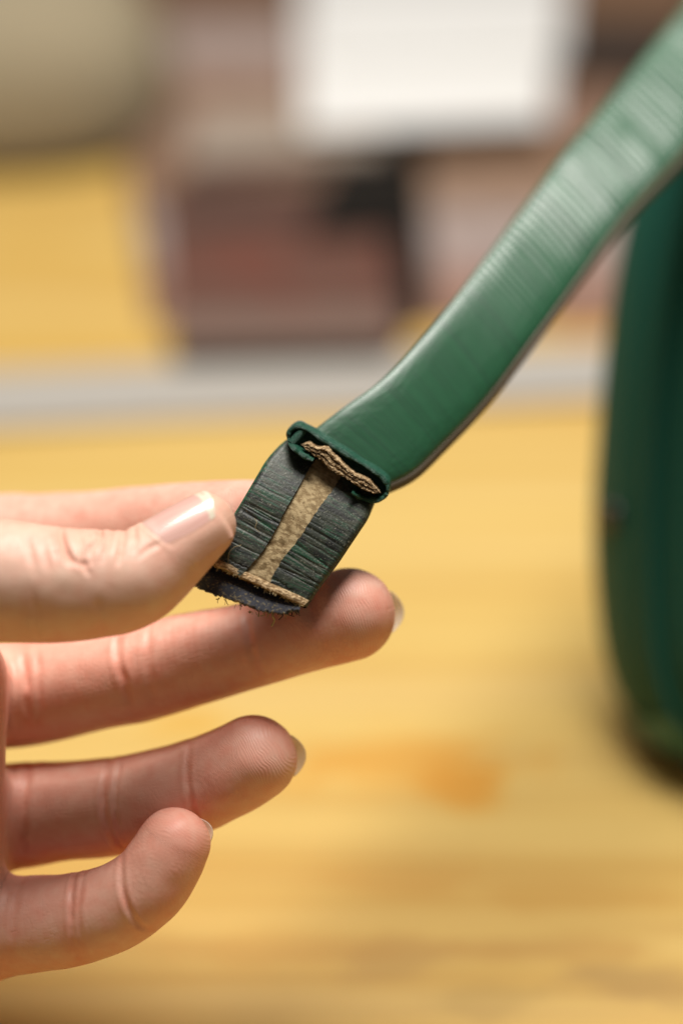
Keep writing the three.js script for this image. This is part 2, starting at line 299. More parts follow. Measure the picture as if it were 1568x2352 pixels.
  hand.position.copy(handBase);
  tag(hand, 'bare left hand pinching the torn strap end between thumb and forefinger', 'hand');
  const plate = tex(256, 256, (u, w) => { // u across, w from root to free edge
    const streak = fbm(u * 46, w * 3, 1, 2), edge = sstep(0.835, 0.87, w - 0.05 * (2 * u - 1) ** 2 + 0.012 * noise(u * 9, 3)), moon = 1 - sstep(0.1, 0.2, w + 0.25 * (2 * u - 1) ** 2);
    let c = mixc([234, 188, 174], [226, 170, 158], streak);
    c = mixc(c, [236, 200, 186], 0.5 * moon);
    return mixc(c, mixc([238, 226, 206], [228, 212, 184], noise(u * 14, w * 30, 3)), edge);
  }, true);
  const nailMat = new THREE.MeshPhysicalMaterial({ map: plate, roughness: 0.42, clearcoat: 0.75, clearcoatRoughness: 0.14, bumpMap: tex(256, 64, (u) => g1(fbm(u * 40, 1, 2, 2)), false), bumpScale: 0.00006 });
  const clearNail = new THREE.MeshPhysicalMaterial({ color: new THREE.Color().setRGB(0.95, 0.9, 0.82), roughness: 0.7, transmission: 0.6, clearcoat: 0.6, clearcoatRoughness: 0.15 });
  for (const k of NAILS) {
    const top = (u, w, lift) => {
      const l = (u - 0.5) * k.w * (0.94 + 0.06 * Math.sin(w * Math.PI)), tip = (2 * u - 1) ** 2, s = lerp(0.9 * tip - 0.5, k.L + k.free - 2.2 * tip, w);
      const p = k.c.clone().addScaledVector(k.a, s).addScaledVector(k.l, l).addScaledVector(k.n, nailDip(k, s, l) + lift);
      return toWorld(p).sub(handBase);
    };
    const outer = gridGeometry(28, 28, (u, w) => top(u, w, 0.12)), inner = gridGeometry(28, 28, (u, w) => top(u, w, -0.36), { flip: true });
    const rim = gridGeometry(112, 1, (t, q) => { const e = t * 4, i = Math.min(3, Math.floor(e)), x = e - i, [u, w] = [[x, 0], [1, x], [1 - x, 1], [0, 1 - x]][i]; return top(u, w, lerp(-0.36, 0.12, q)); }, { uv: (t) => [0.5, t > 0.45 && t < 0.8 ? 0.98 : 0.5] });
    add('nail', mergeGeometries([outer, inner, rim]), k.f ? clearNail : nailMat, hand);
  }
}
// ------------------------------------------------------------------ the handbag and its torn strap
const GREEN = [0.016, 0.075, 0.044];
const leatherBump = tex(512, 512, (u, v) => { const p = fbm(u * 60, v * 60, 1, 3), q = Math.abs(fbm(u * 34, v * 34, 5, 3) - 0.5) * 2; return g1(0.5 * p + 0.5 * q); }, false, true);
const lin = (c) => new THREE.Color().setRGB(...c);
const bagAt = onTable(1900, 1720);
const bag = new THREE.Group(); bag.name = 'handbag'; bag.position.copy(bagAt); scene.add(bag);
tag(bag, 'dark green leather handbag at the right edge with its strap torn off at one end', 'handbag');
const local = (p) => toWorld(p).sub(bagAt);
const L = (px, py, dz) => local(F(px, py, dz));
{
  const leather = new THREE.MeshPhysicalMaterial({ color: lin([0.012, 0.092, 0.068]), roughness: 0.5, bumpMap: leatherBump, bumpScale: 0.00015, specularIntensity: 0.45 });
  // outlines from the top down the left side, round the corner and along the bottom: [front px, py, back px, py]
  const keys = [[1650, 330, 1490, 330], [1590, 480, 1452, 480], [1548, 640, 1420, 640], [1520, 820, 1396, 820], [1502, 1000, 1380, 1000], [1494, 1180, 1370, 1180], [1494, 1350, 1376, 1350], [1504, 1500, 1396, 1500], [1532, 1610, 1432, 1602], [1584, 1680, 1492, 1672], [1680, 1712, 1580, 1728], [1860, 1722, 1780, 1765], [2200, 1724, 2160, 1775]];
  const front = (t) => { const k = interp(keys, t); return F(k[0], k[1], -114); }, back = (t) => { const k = interp(keys, t); return F(k[2] - 10, k[3], -137); };
  const side = (u, t) => { const a = front(t), b = back(t), p = a.clone().lerp(b, u), n = V(b.y - a.y, 0, 0); const along = front(Math.min(1, t + 0.01)).sub(front(Math.max(0, t - 0.01))).normalize(); n.set(along.y, -along.x, 0).normalize(); return local(p.addScaledVector(n, 2.2 * Math.sin(Math.PI * u))); };
  add('gusset', gridGeometry(14, 90, (u, t) => side(u, t), { uv: (u, t) => [u * 1.1, t * 4] }), leather, bag);
  const mid = F(2150, 900, -102);
  add('front_panel', gridGeometry(30, 90, (u, t) => { const a = front(t), w = Math.min(1, u * 1.02); const p = a.clone().lerp(V(mid.x, lerp(a.y, mid.y, 0.2 + 0.6 * u), -114), u); p.z = -114 + 15 * Math.sin(Math.min(1, u * 3) * Math.PI / 2) - 1.5 * Math.exp(-u * 40); return local(p); }, { uv: (u, t) => [u * 2, t * 4], flip: true }), leather, bag);
  const edge = []; for (let i = 0; i <= 60; i++) edge.push(local(front(i / 60)));
  add('piping', new THREE.TubeGeometry(spline(edge), 120, 0.0021, 10), leather, bag);
  add('base_sheen', gridGeometry(12, 40, (u, t) => { const p = front(lerp(0.69, 1, t)).lerp(back(lerp(0.69, 1, t)), u), c = side(u, lerp(0.69, 1, t)); return c.addScaledVector(RIGHT, -0.0012).addScaledVector(UPV, -0.0016); }, {}), new THREE.MeshPhysicalMaterial({ color: lin([0.06, 0.19, 0.165]), roughness: 0.5 }), bag);  // paler teal colours in the sheen along the bag's rounded bottom
  const st = side(0.52, 0.42), stud = add('stud', new THREE.LatheGeometry([[0, 0.0016], [0.0022, 0.0014], [0.0038, 0.0006], [0.0042, -0.0006]].map(([x, y]) => new THREE.Vector2(x, y)), 24), new THREE.MeshStandardMaterial({ color: 0x55524e, metalness: 0.9, roughness: 0.4 }), bag);
  stud.position.copy(st).addScaledVector(RIGHT, -0.001); stud.quaternion.setFromUnitVectors(V(0, 1, 0), RIGHT.clone().negate().addScaledVector(BACK, 0.45).normalize());

  // ---- the strap
  const strap = new THREE.Group(); strap.name = 'strap'; bag.add(strap);
  const band = [[700, 994, -10, 884, 1122, -10], [784, 930, -12, 953, 1090, -12.5], [882, 856, -16, 1024, 1024, -16.5], [986, 742, -24, 1124, 920, -23], [1084, 616, -35, 1228, 784, -31], [1184, 480, -49, 1331, 648, -42], [1290, 336, -65, 1444, 498, -54], [1402, 200, -83, 1567, 366, -69], [1520, 56, -102, 1690, 215, -87], [1640, -90, -120, 1820, 60, -104], [1760, -240, -136, 1950, -90, -118]]
    .map(([a, b, c, d, e, f]) => { const l = F(a, b, c), r = F(d, e, f); return [l.x, l.y, l.z, r.x, r.y, r.z]; });
  const frame = (v) => {
    const k = interp(band, v), k2 = interp(band, Math.min(1, v + 0.01)), k1 = interp(band, Math.max(0, v - 0.01));
    const l = V(k[0], k[1], k[2]), r = V(k[3], k[4], k[5]), t = V(k2[0] + k2[3] - k1[0] - k1[3], k2[1] + k2[4] - k1[1] - k1[4], k2[2] + k2[5] - k1[2] - k1[5]).normalize(), w = r.clone().sub(l), n = w.clone().cross(t).normalize();
    return { c: l.add(r).multiplyScalar(0.5), w: w.clone().normalize(), n, half: w.length() * lerp(0.47, 0.445, v), t };
  };
  const crease = (v, u) => { const m = v * 150, on = sstep(0.3, 0.5, v), a = fbm(m * 0.62 + fbm(m * 0.25, u * 1.4, 2, 2) * 1.1, u * 0.4, 4, 2), b = fbm(m * 1.5, u * 0.7, 9, 2); return on * (-0.09 * Math.exp(-Math.abs(a - 0.5) * 30) + 0.1 * (b - 0.5) + 0.12 * Math.sin(m * 4.3 + 2.2 * fbm(m * 0.3, u * 0.8, 7, 2) * 3 + 0.5 * u) * (0.3 + noise(m * 0.4, u * 1.5, 6))); };
  const strapTex = tex(256, 2048, (u, v) => { // dry, worn leather along the creased bend
    const a = (u < 0.5 ? u * 2 : 2 - u * 2), m = v * 150, n = fbm(m * 2.4, a * 1.2, 3, 3), p = fbm(m * 0.5, a * 5, 6, 3), dots = noise(m * 5, a * 26, 4);
    return mixc(mixc([30, 84, 54], [36, 94, 62], p), [30, 72, 50], 0.5 * sstep(0.55, 0.7, n) + 0.3 * sstep(0.7, 0.85, dots));
  }, true);
  const bandMat = new THREE.MeshPhysicalMaterial({ map: strapTex, roughness: 0.44, bumpMap: leatherBump, bumpScale: 0.0001, specularIntensity: 1, clearcoat: 0.5, clearcoatRoughness: 0.34 });
  add('band', gridGeometry(72, 620, (u, v) => {
    const f = frame(v), a = u * 2 * Math.PI, c = Math.cos(a), s = Math.sin(a), x = Math.sign(c) * Math.abs(c) ** 0.36 * f.half, y = Math.sign(s) * Math.abs(s) ** 0.55 * 1.6 - 1.1;
    const top = s > 0 ? s : 0;
    return local(f.c.clone().addScaledVector(f.w, x).addScaledVector(f.n, y + 0.5 * top * (1 - (x / f.half) ** 2) + (top > 0.15 ? crease(v, x / f.half) * sstep(0.15, 0.5, top) : 0)));
  }, { uv: (u, v) => [u, v], flip: true }), bandMat, strap);
  const trim = []; for (let i = 0; i <= 60; i++) { const f = frame(0.015 + 0.97 * i / 60); trim.push(local(f.c.clone().addScaledVector(f.w, f.half + 0.3).addScaledVector(f.n, -1.5))); }
  add('edge_paint', new THREE.TubeGeometry(spline(trim), 200, 0.00125, 10), new THREE.MeshPhysicalMaterial({ color: lin([0.085, 0.06, 0.03]), roughness: 0.5 }), strap);

  // ---- the cut end of the outer leather: a flattened tube whose lips turn in underneath
  const rimMat = new THREE.MeshPhysicalMaterial({ color: lin([0.012, 0.075, 0.045]), roughness: 0.46, bumpMap: leatherBump, bumpScale: 0.0003 });
  const C = [[718, 1059], [694, 1047], [672, 1030], [662, 1010], [664, 992], [680, 981], [700, 986], [740, 1011], [780, 1036], [820, 1060], [855, 1082], [877, 1098], [889, 1116], [887, 1136], [872, 1149], [850, 1151], [828, 1145], [806, 1133]];
  const axis = unit(0.12, 0.24, -0.96), rimPts = spline(C.map(([x, y]) => F(x, y, -4.4 + (x - 775) * 0.004 + (y > 1060 - (718 - x) * 0.5 + Math.max(0, x - 718) * 0.47 - 14 ? 2.4 : 0))));
  const thick = (t) => 0.44 + 0.09 * Math.sin(t * 31) + 0.07 * Math.sin(t * 67);
  add('cut_rim', gridGeometry(150, 20, (t, q) => {
    const p = rimPts.getPoint(t), tan = rimPts.getTangent(t), out = V(tan.y, -tan.x, 0).normalize().negate(), h = thick(t) * (t < 0.03 || t > 0.97 ? 0.65 : 1), a = q * Math.PI * 2, len = 4.2;
    // profile: a rounded strip going back along the strap
    const c = Math.cos(a), s = Math.sin(a), along = lerp(0, len, clamp(0.5 - 0.5 * Math.sign(c) * Math.abs(c) ** 0.3, 0, 1)) + (c > 0.5 ? (noise(t * 60, 3) - 0.5) * 0.35 : 0);
    return local(p.clone().addScaledVector(axis, along).addScaledVector(out, h * Math.sign(s) * Math.abs(s) ** 0.6));
  }, { uv: (t, q) => [t * 2, q] }), rimMat, strap);
  { // a pinched fold of leather at the left end of the opening
    const pts = [[668, 1020], [679, 1008], [690, 994], [697, 985]].map(([x, y], i) => L(x, y, -4.6 - i * 0.5));
    add('pinched_fold', new THREE.TubeGeometry(spline(pts), 24, 0.00085, 10), rimMat, strap);
    const mid = rimPts.getPoint(0.02).add(rimPts.getPoint(0.98)).add(rimPts.getPoint(0.6)).add(rimPts.getPoint(0.4)).multiplyScalar(0.25);
    const hollow = gridGeometry(80, 8, (u, v) => { const e = u <= 0.9 ? rimPts.getPoint(u / 0.9) : rimPts.getPoint(1).lerp(rimPts.getPoint(0), (u - 0.9) / 0.1); e.z = -4.4; mid.z = -4.4; return local(mid.clone().lerp(e, v * 0.985).addScaledVector(axis, 3.6)); });
    add('inner_wall', hollow, rimMat, strap);
  }
  // ---- brown board fibres left in the opening
  const fibreTex = tex(512, 256, (u, v) => { const n = fbm(u * 30, v * 60, 2, 4), s = fbm(u * 10, v * 10, 6, 3); let c = mixc([140, 112, 80], [214, 186, 146], sstep(0.3, 0.7, n)); return mixc(c, [84, 64, 42], 0.6 * sstep(0.56, 0.72, s)); }, true, true);
  const fibreMat = new THREE.MeshPhysicalMaterial({ map: fibreTex, roughness: 0.95, specularIntensity: 0.2, bumpMap: fibreTex, bumpScale: 0.0003 });
  {
    const up = [[694, 1012], [712, 1016], [730, 1024], [750, 1024], [768, 1042], [784, 1056], [800, 1072], [818, 1086], [832, 1092], [846, 1098], [862, 1114], [877, 1128]], down = [[692, 1026], [708, 1034], [724, 1046], [742, 1058], [758, 1078], [778, 1088], [796, 1098], [812, 1108], [828, 1118], [842, 1126], [858, 1131], [874, 1133]];
    const a = spline(up.map(([x, y]) => F(x, y, -4.6))), b = spline(down.map(([x, y]) => F(x, y, -4.4)));
    for (let layer = 0; layer < 3; layer++) {
      add('board_fibre', gridGeometry(120, 22, (u, q) => {
        const A = a.getPoint(u), B = b.getPoint(u), w0 = layer / 3, w1 = (layer + 1) / 3 - 0.03, an = q * 2 * Math.PI, c = Math.cos(an), s = Math.sin(an);
        const k = lerp(w0, w1, 0.5 - 0.5 * c) + (noise(u * 30, layer * 5 + 1, 3) - 0.5) * 0.07 + (noise(u * 90, layer * 5 + 1, 9) - 0.5) * 0.07, z = s > 0 ? s ** 0.6 * (1.0 + 0.9 * (noise(u * 34, k * 7, layer + 2) - 0.4) + 0.9 * (noise(u * 95, k * 26, 5 + layer) - 0.5)) : s * 3.4;
        const tipper = Math.min(1, u * 14, (1 - u) * 14);
        return local(A.clone().lerp(B, lerp(0.5, k, tipper)).addScaledVector(axis, (z > 0 ? -z * 0.55 : -z * 0.75) * tipper - 0.7));
      }, { uv: (u, q) => [u * 1.4, q * 0.5 + layer * 0.31] }), fibreMat, strap);
    }
  }
  // ---- the flap between the opening and the torn end: board core, two folded leather edges, black lining
  // keys from the opening to the tear: left px, py, dz, right px, py, dz, inner edge of the left fold, inner edge of the right fold (0..1 across)
  const flapKeys = [
    [668, 1002, -10.4, 872, 1128, -9.6, 0.33, 0.63], [642, 1022, -7.4, 858, 1163, -7, 0.34, 0.62], [612, 1056, -4.8, 845, 1192, -4.6, 0.355, 0.615], [590, 1092, -2.9, 828, 1218, -2.7, 0.36, 0.605], [570, 1126, -1.4, 804, 1254, -1.2, 0.365, 0.60],
    [550, 1160, -0.5, 780, 1290, -0.3, 0.38, 0.60], [528, 1194, 0.3, 758, 1320, 0.5, 0.395, 0.588], [505, 1226, 1.1, 738, 1346, 1.3, 0.40, 0.59], [480, 1256, 1.8, 722, 1370, 2, 0.395, 0.605], [450, 1281, 2.4, 704, 1396, 2.7, 0.40, 0.64],
  ].map((k) => { const l = F(k[0], k[1], k[2]), r = F(k[3], k[4], k[5]); return [l.x, l.y, l.z, r.x, r.y, r.z, k[6], k[7]]; });
  const flap = (v) => {
    const k = interp(flapKeys, v), k2 = interp(flapKeys, Math.min(1, v + 0.01)), k1 = interp(flapKeys, Math.max(0, v - 0.01)), l = V(k[0], k[1], k[2]), r = V(k[3], k[4], k[5]);
    const t = V(k2[0] + k2[3] - k1[0] - k1[3], k2[1] + k2[4] - k1[1] - k1[4], k2[2] + k2[5] - k1[2] - k1[5]).normalize(), w = r.clone().sub(l), n = t.clone().cross(w).normalize();
    return { l, w, n, t, width: w.length(), a: k[6], b: k[7] };
  };
  const put = (f, u, h) => f.l.clone().addScaledVector(f.w, u).addScaledVector(f.n, h);
  const wrinkle = (u, v) => { // cross creases of old bent leather, mm
    const s = v * 27, k = sstep(0.3, 0.55, v), q = fbm(s * 0.95 + 0.35 * fbm(s * 0.4, u * 3, 1, 2), u * 0.8 + (u > 0.5 ? 5 : 0), 3, 2);
    return -0.24 * k * Math.exp(-Math.abs(q - 0.5) * 30) - 0.03 * Math.exp(-Math.abs(fbm(s * 1.9, u * 2.6, 8, 2) - 0.5) * 34) * sstep(0.1, 0.3, v) + 0.2 * k * (fbm(s * 1.3, u * 1.6, 12, 3) - 0.5) + 0.04 * (fbm(s * 3, u * 30, 6, 2) - 0.5);
  };
  const wornTex = tex(1024, 1024, (u, v) => { // u across the whole flap, v from the opening to the tear
    const streak = fbm(u * 5, v * 90, 2, 4), blot = fbm(u * 9, v * 12, 4, 4), fine = fbm(u * 120, v * 160, 6, 2), scuff = fbm(u * 26, v * 40, 15, 3);
    let c = mixc([36, 42, 32], [68, 69, 57], sstep(0.32, 0.66, 0.55 * blot + 0.45 * streak));
    c = mixc(c, [18, 66, 44], 0.75 * sstep(0.53, 0.68, streak) * sstep(0.35, 0.6, blot));
    c = mixc(c, [90, 94, 88], 0.5 * sstep(0.3, 0.05, v) * sstep(0.4, 0.62, scuff));
    c = mixc(c, [22, 22, 22], 0.7 * sstep(0.52, 0.68, fbm(u * 7, v * 34, 21, 3)));
    c = mixc(c, [40, 118, 80], 0.55 * sstep(0.028, 0.004, u + 0.02 * (scuff - 0.5)));
    const crack = Math.abs(fbm(u * 1.8 + (u > 0.5 ? 7 : 0), v * 62 + 0.8 * fbm(u * 5, v * 9, 31, 2), 27, 3) - 0.5);
    c = mixc(c, noise(u * 6, v * 22, 40) > 0.45 ? [22, 84, 54] : [16, 20, 17], 0.85 * sstep(0.03, 0.006, crack) * sstep(0.12, 0.4, v));
    if (fine > 0.71) c = mixc(c, [150, 146, 132], 0.7 * sstep(0.71, 0.8, fine));
    return c;
  }, true);
  const wornBump = tex(1024, 1024, (u, v) => g1(0.5 * fbm(u * 16, v * 150, 2, 3) + 0.5 * fbm(u * 90, v * 100, 5, 2)), false);
  const worn = new THREE.MeshPhysicalMaterial({ map: wornTex, bumpMap: wornBump, bumpScale: 0.00005, roughness: 0.5, specularIntensity: 0.9 });
  const jag = (u) => 0.018 * (fbm(u * 26, 2, 3, 3) - 0.5) + 0.012 * (noise(u * 70, 5) - 0.5);
  const foldSection = (f, u0, u1, side2, q, v) => { // q runs along the closed section: top from the inner edge to the outer, round, back underneath and in again
    const inner = side2 < 0 ? f.a : f.b, outer = side2 < 0 ? 0 : 1, top = 0.95, low = -1.7, r = 1.3 / f.width, dir = side2;
    const crown = (u) => 0.55 * (1 - (2 * u - 1) ** 2);
    let u, h;
    if (q < 0.42) { u = lerp(inner, outer - dir * r, q / 0.42); h = top + crown(u) + wrinkle(u, v); }
    else if (q < 0.62) { const a = ((q - 0.42) / 0.2) * Math.PI, m = (top + low) / 2; u = outer - dir * r + dir * r * Math.sin(a); h = m + (top - m) * Math.cos(a) + crown(u) * (1 - (q - 0.42) / 0.2) + wrinkle(u, v) * Math.cos(a / 2) * 0.8; }
    else if (q < 0.82) { u = lerp(outer - dir * r, outer - dir * 0.45, (q - 0.62) / 0.2); h = low; }
    else if (q < 0.9) { u = lerp(outer - dir * 0.45, outer - dir * r, (q - 0.82) / 0.08); h = low + 0.6; }
    else { u = lerp(outer - dir * r, inner, (q - 0.9) / 0.1); h = lerp(low + 0.6, top - 0.62 + crown(u), Math.min(1, (q - 0.9) / 0.03)); }
    return [u, h];
  };
  for (const sd of [-1, 1]) {
    const g = gridGeometry(150, 200, (q, v0) => { const v = v0, f = flap(v); let [u, h] = foldSection(f, 0, 1, sd, q, v); const f2 = flap(clamp(v * (1 + (v0 > 0.9 ? jag(u + sd) : 0)), 0, 1)); if (q < 0.02 || q > 0.985) u += ((noise(v * 70, sd + 3) - 0.5) * 0.01 + (noise(v * 16, sd + 8) - 0.5) * 0.012) * (sd < 0 ? 0.35 : 1); return local(put(f2, u, h)); }, { uv: (q, v) => { const f = flap(v), [u] = foldSection(f, 0, 1, sd, q, v); return [u, v]; }, flip: sd > 0 });
    add('folded_edge', g, worn, strap);
  }
  const boardTex = tex(512, 1024, (u, v) => {
    const n = fbm(u * 18, v * 60, 2, 4), fine = fbm(u * 70, v * 190, 4, 2), stain = fbm(u * 8, v * 22, 9, 3), spot = noise(u * 30, v * 90, 3);
    let c = mixc([140, 118, 86], [188, 166, 128], sstep(0.3, 0.68, n));
    c = mixc(c, [208, 184, 140], 0.5 * sstep(0.6, 0.78, fine));
    c = mixc(c, [74, 56, 32], 0.6 * sstep(0.52, 0.7, stain) * sstep(0.35, 0.7, v));
    return mixc(c, [62, 48, 30], 0.35 * sstep(0.82, 0.95, spot));
  }, true);
  const board = new THREE.MeshPhysicalMaterial({ map: boardTex, bumpMap: boardTex, bumpScale: 0.00016, roughness: 0.92, specularIntensity: 0.25 });
  add('board_core', gridGeometry(60, 160, (u, v) => { const f = flap(v), x = lerp(f.a - 0.06, f.b + 0.05, u), bump = 0.12 * (fbm(u * 6, v * 30, 3, 3) - 0.5) + 0.25 * Math.exp(-(((v - 0.17) / 0.02) ** 2)) * noise(u * 5, 2); return local(put(f, x, 0.32 + 0.55 * (1 - (2 * x - 1) ** 2) + bump)); }, { uv: (u, v) => [u * 0.5, v], flip: true }), board, strap);
  // torn front of the board and leather: ragged layers along the tear
  const endF = flap(1), out = endF.t;
  for (let layer = 0; layer < 3; layer++) {
    const h0 = [0.85, 0.2, -0.55][layer];
    add('torn_layer', gridGeometry(170, 10, (u, q) => {
      const a = q * 2 * Math.PI, th = 0.26 + 0.1 * noise(u * 40, layer), len = 0.3 + 0.7 * noise(u * 18, layer * 3 + 1) ** 1.6 + 0.6 * noise(u * 60, layer + 7) ** 2, c = Math.cos(a), s = Math.sin(a);
      const x = lerp(0.0, 0.975, u), w = 0.16 * Math.sin(u * 9 + layer * 2) + 0.3 * (noise(u * 9, layer + 3) - 0.5);
      return local(put(endF, x, h0 + 0.5 * (1 - (2 * x - 1) ** 2) + th * s + w + 3.5 * (1 - sstep(-0.05, 0.17, x)) * (1 - 0.15 * layer)).addScaledVector(out, c > 0 ? len * c * 0.55 - 0.2 : c * 1.4));
    }, { uv: (u, q) => [u * 2, q * 0.4 + layer * 0.3] }), layer === 2 ? new THREE.MeshPhysicalMaterial({ map: fibreTex, color: 0x6a5a44, roughness: 0.95, specularIntensity: 0.2 }) : fibreMat, strap);
  }
  // black woven lining that gapes open below the tear
  const liningTex = tex(512, 256, (u, v) => { const w = 0.5 + 0.25 * Math.sin(u * 420) * Math.sin(v * 150), n = fbm(u * 30, v * 14, 3, 3), dust = fbm(u * 70, v * 34, 8, 3); let c = mixc([44, 45, 51], [88, 89, 97], 0.5 * w + 0.5 * n); if (dust > 0.6) c = mixc(c, [150, 134, 100], 0.8 * sstep(0.6, 0.72, dust) * sstep(0.3, 0.75, v)); return c; }, true);
  const lining = new THREE.MeshPhysicalMaterial({ map: liningTex, bumpMap: liningTex, bumpScale: 0.0003, roughness: 0.9, specularIntensity: 0.3, sheen: 0.3, sheenColor: new THREE.Color(0.5, 0.5, 0.55) });
  {
    const rows = [
      [[470, 1272], [520, 1292], [566, 1308], [612, 1330], [650, 1352], [692, 1374]],
      [[452, 1296], [512, 1316], [562, 1336], [608, 1358], [650, 1376], [690, 1386]],
      [[430, 1308], [494, 1334], [548, 1354], [600, 1376], [648, 1388], [690, 1392]],
      [[428, 1332], [476, 1359], [534, 1380], [594, 1402], [646, 1408], [688, 1403]],
    ], dzs = [-2.6, 0.2, 3.0, 4.0];
    const curves = rows.map((r, i) => spline(r.map(([x, y]) => F(x, y, dzs[i]))));
    const sheet = (u, w) => { const p = curves.map((c) => c.getPoint(u).toArray()); const k = interp(p, w), rag = w > 0.8 ? (w - 0.8) * 5 : 0, b = 0.24 * (fbm(u * 12, w * 5, 4, 3) - 0.5); k[2] += 4 * (1 - sstep(-0.02, 0.2, u)) * sstep(0.1, 0.6, w); return V(k[0] + rag * 0.5 * (noise(u * 50, 3) - 0.5), k[1] + rag * (0.9 * (fbm(u * 13, 6, 1, 3) - 0.5) + 0.5 * (noise(u * 95, 9) - 0.5)), k[2] + b); };
    const nz = (u, w, o) => { const p = sheet(u, w), n = sheet(Math.min(1, u + 0.01), w).sub(p).cross(sheet(u, Math.min(1, w + 0.02)).sub(p)); if (n.lengthSq() < 1e-12) n.set(0, 0, 1); n.normalize(); if (n.z < 0) n.negate(); return local(p.addScaledVector(n, o)); };
    add('lining', mergeGeometries([gridGeometry(110, 36, (u, w) => nz(u, w * 0.98, 0.3), { flip: true }), gridGeometry(110, 36, (u, w) => nz(u, w * 0.98, -0.5)), gridGeometry(110, 4, (u, q) => nz(u, 0.98, lerp(0.3, -0.5, q)), { uv: (u, q) => [u, 0.95], flip: true })]), lining, strap);
  }
  // loose fibres and threads
  const pale = new THREE.MeshPhysicalMaterial({ color: lin([0.46, 0.36, 0.2]), roughness: 0.9, specularIntensity: 0.2 }), soot = new THREE.MeshPhysicalMaterial({ color: lin([0.03, 0.03, 0.034]), roughness: 0.9 });
  const hair = (p, dir, len, r, curl) => { const q = [p.clone()]; let d = dir.clone().normalize(); for (let i = 0; i < 4; i++) { d.add(V(rnd() - 0.5, rnd() - 0.5, rnd() - 0.5).multiplyScalar(curl)).normalize(); q.push(q[i].clone().addScaledVector(d, len / 4)); } return new THREE.TubeGeometry(spline(q.map(local)), 8, r * 1e-3, 5); };
  const tuftA = [], tuftB = [];
  for (let i = 0; i < 46; i++) { const u = rnd(); tuftA.push(hair(put(endF, lerp(0.02, 0.98, u), 0.2 + rnd() * 1.1 + 0.4 * (1 - (2 * u - 1) ** 2)).addScaledVector(out, 0.1), out.clone().add(V(rnd() - 0.5, rnd() - 0.5, rnd() * 0.8)).multiplyScalar(1), 0.4 + rnd() * 0.7, 0.03 + rnd() * 0.05, 1.1)); }
  for (let i = 0; i < 30; i++) tuftA.push(hair(F(442 + rnd() * 14, 1322 + rnd() * 22, 4 + rnd()), V(-0.8, -0.1 + 0.6 * (rnd() - 0.5), rnd() - 0.3), 0.9 + rnd() * 0.9, 0.06 + rnd() * 0.09, 1.3));
  for (let i = 0; i < 22; i++) { const x = 500 + rnd() * 190; tuftA.push(hair(F(x, lerp(1366, 1404, sstep(480, 600, x)) + rnd() * 4, 1.3), V(0.6 * (rnd() - 0.5), -1, 0.5 * rnd()), 0.6 + rnd() * 0.8, 0.04 + rnd() * 0.08, 1.2)); }
  for (let i = 0; i < 26; i++) { const u = rnd(); tuftB.push(hair(F(lerp(440, 688, u), lerp(1342, 1406, sstep(0, 0.75, u)), 1), V(0.7 * (rnd() - 0.5), -1, rnd() * 0.5), 0.4 + rnd() * 0.6, 0.03 + rnd() * 0.05, 1.2)); }
  add('frayed_fibres', mergeGeometries(tuftA), pale, strap).userData.kind = 'stuff';
  add('frayed_lining', mergeGeometries(tuftB), soot, strap).userData.kind = 'stuff';
  for (const [pts, r, m] of [
    [[[554, 1252, 2.6], [536, 1258, 3.2], [526, 1272, 3.6], [524, 1290, 3.4], [522, 1306, 3.2]], 0.05, pale], [[[628, 1404, 1], [626, 1414, 1.6], [630, 1424, 1.2], [624, 1438, 1]], 0.2, pale], [[[640, 1402, 1], [650, 1412, 1.4], [640, 1424, 1.6]], 0.09, soot], [[[652, 1404, 1], [662, 1412, 1.4], [676, 1416, 1.6]], 0.07, soot], [[[584, 1190, 2], [590, 1200, 2.4], [586, 1212, 2.5], [596, 1222, 2.3]], 0.04, pale],
  ]) add('loose_thread', new THREE.TubeGeometry(spline(pts.map((p) => L(...p))), 24, r * 1e-3, 6), m, strap);
}

// ------------------------------------------------------------------ things out of focus on the far side of the table
const slab = (corners, y0, h, seg2 = 1) => { // a slab over four table corners (front left, front right, back right, back left)
  const c = corners.map((p) => p.clone()), at = c.reduce((s, p) => s.add(p), V(0, 0, 0)).multiplyScalar(0.25); at.y = y0;
  const shape = new THREE.Shape(c.map((p) => new THREE.Vector2(p.x - at.x, -(p.z - at.z)))), b = Math.min(h * 0.35, 0.004);
  const g = new THREE.ExtrudeGeometry(shape, { depth: h - 2 * b, bevelEnabled: true, bevelThickness: b, bevelSize: b, bevelOffset: -b, bevelSegments: 3, steps: 1 });
  g.rotateX(-Math.PI / 2); g.translate(0, b, 0);
  return [g, at];
};
{
  const [g, at] = slab([onTable(-90, 996), onTable(1640, 912), onTable(1640, 792), onTable(-90, 866)], 0.001, 0.0016);
  const m = add('paper_strip', g, new THREE.MeshPhysicalMaterial({ color: 0xaaa49c, roughness: 0.6, bumpMap: leatherBump, bumpScale: 0.0002 }));
  m.position.copy(at); tag(m, 'long pale grey strip lying flat across the table behind the strap', 'strip');
}
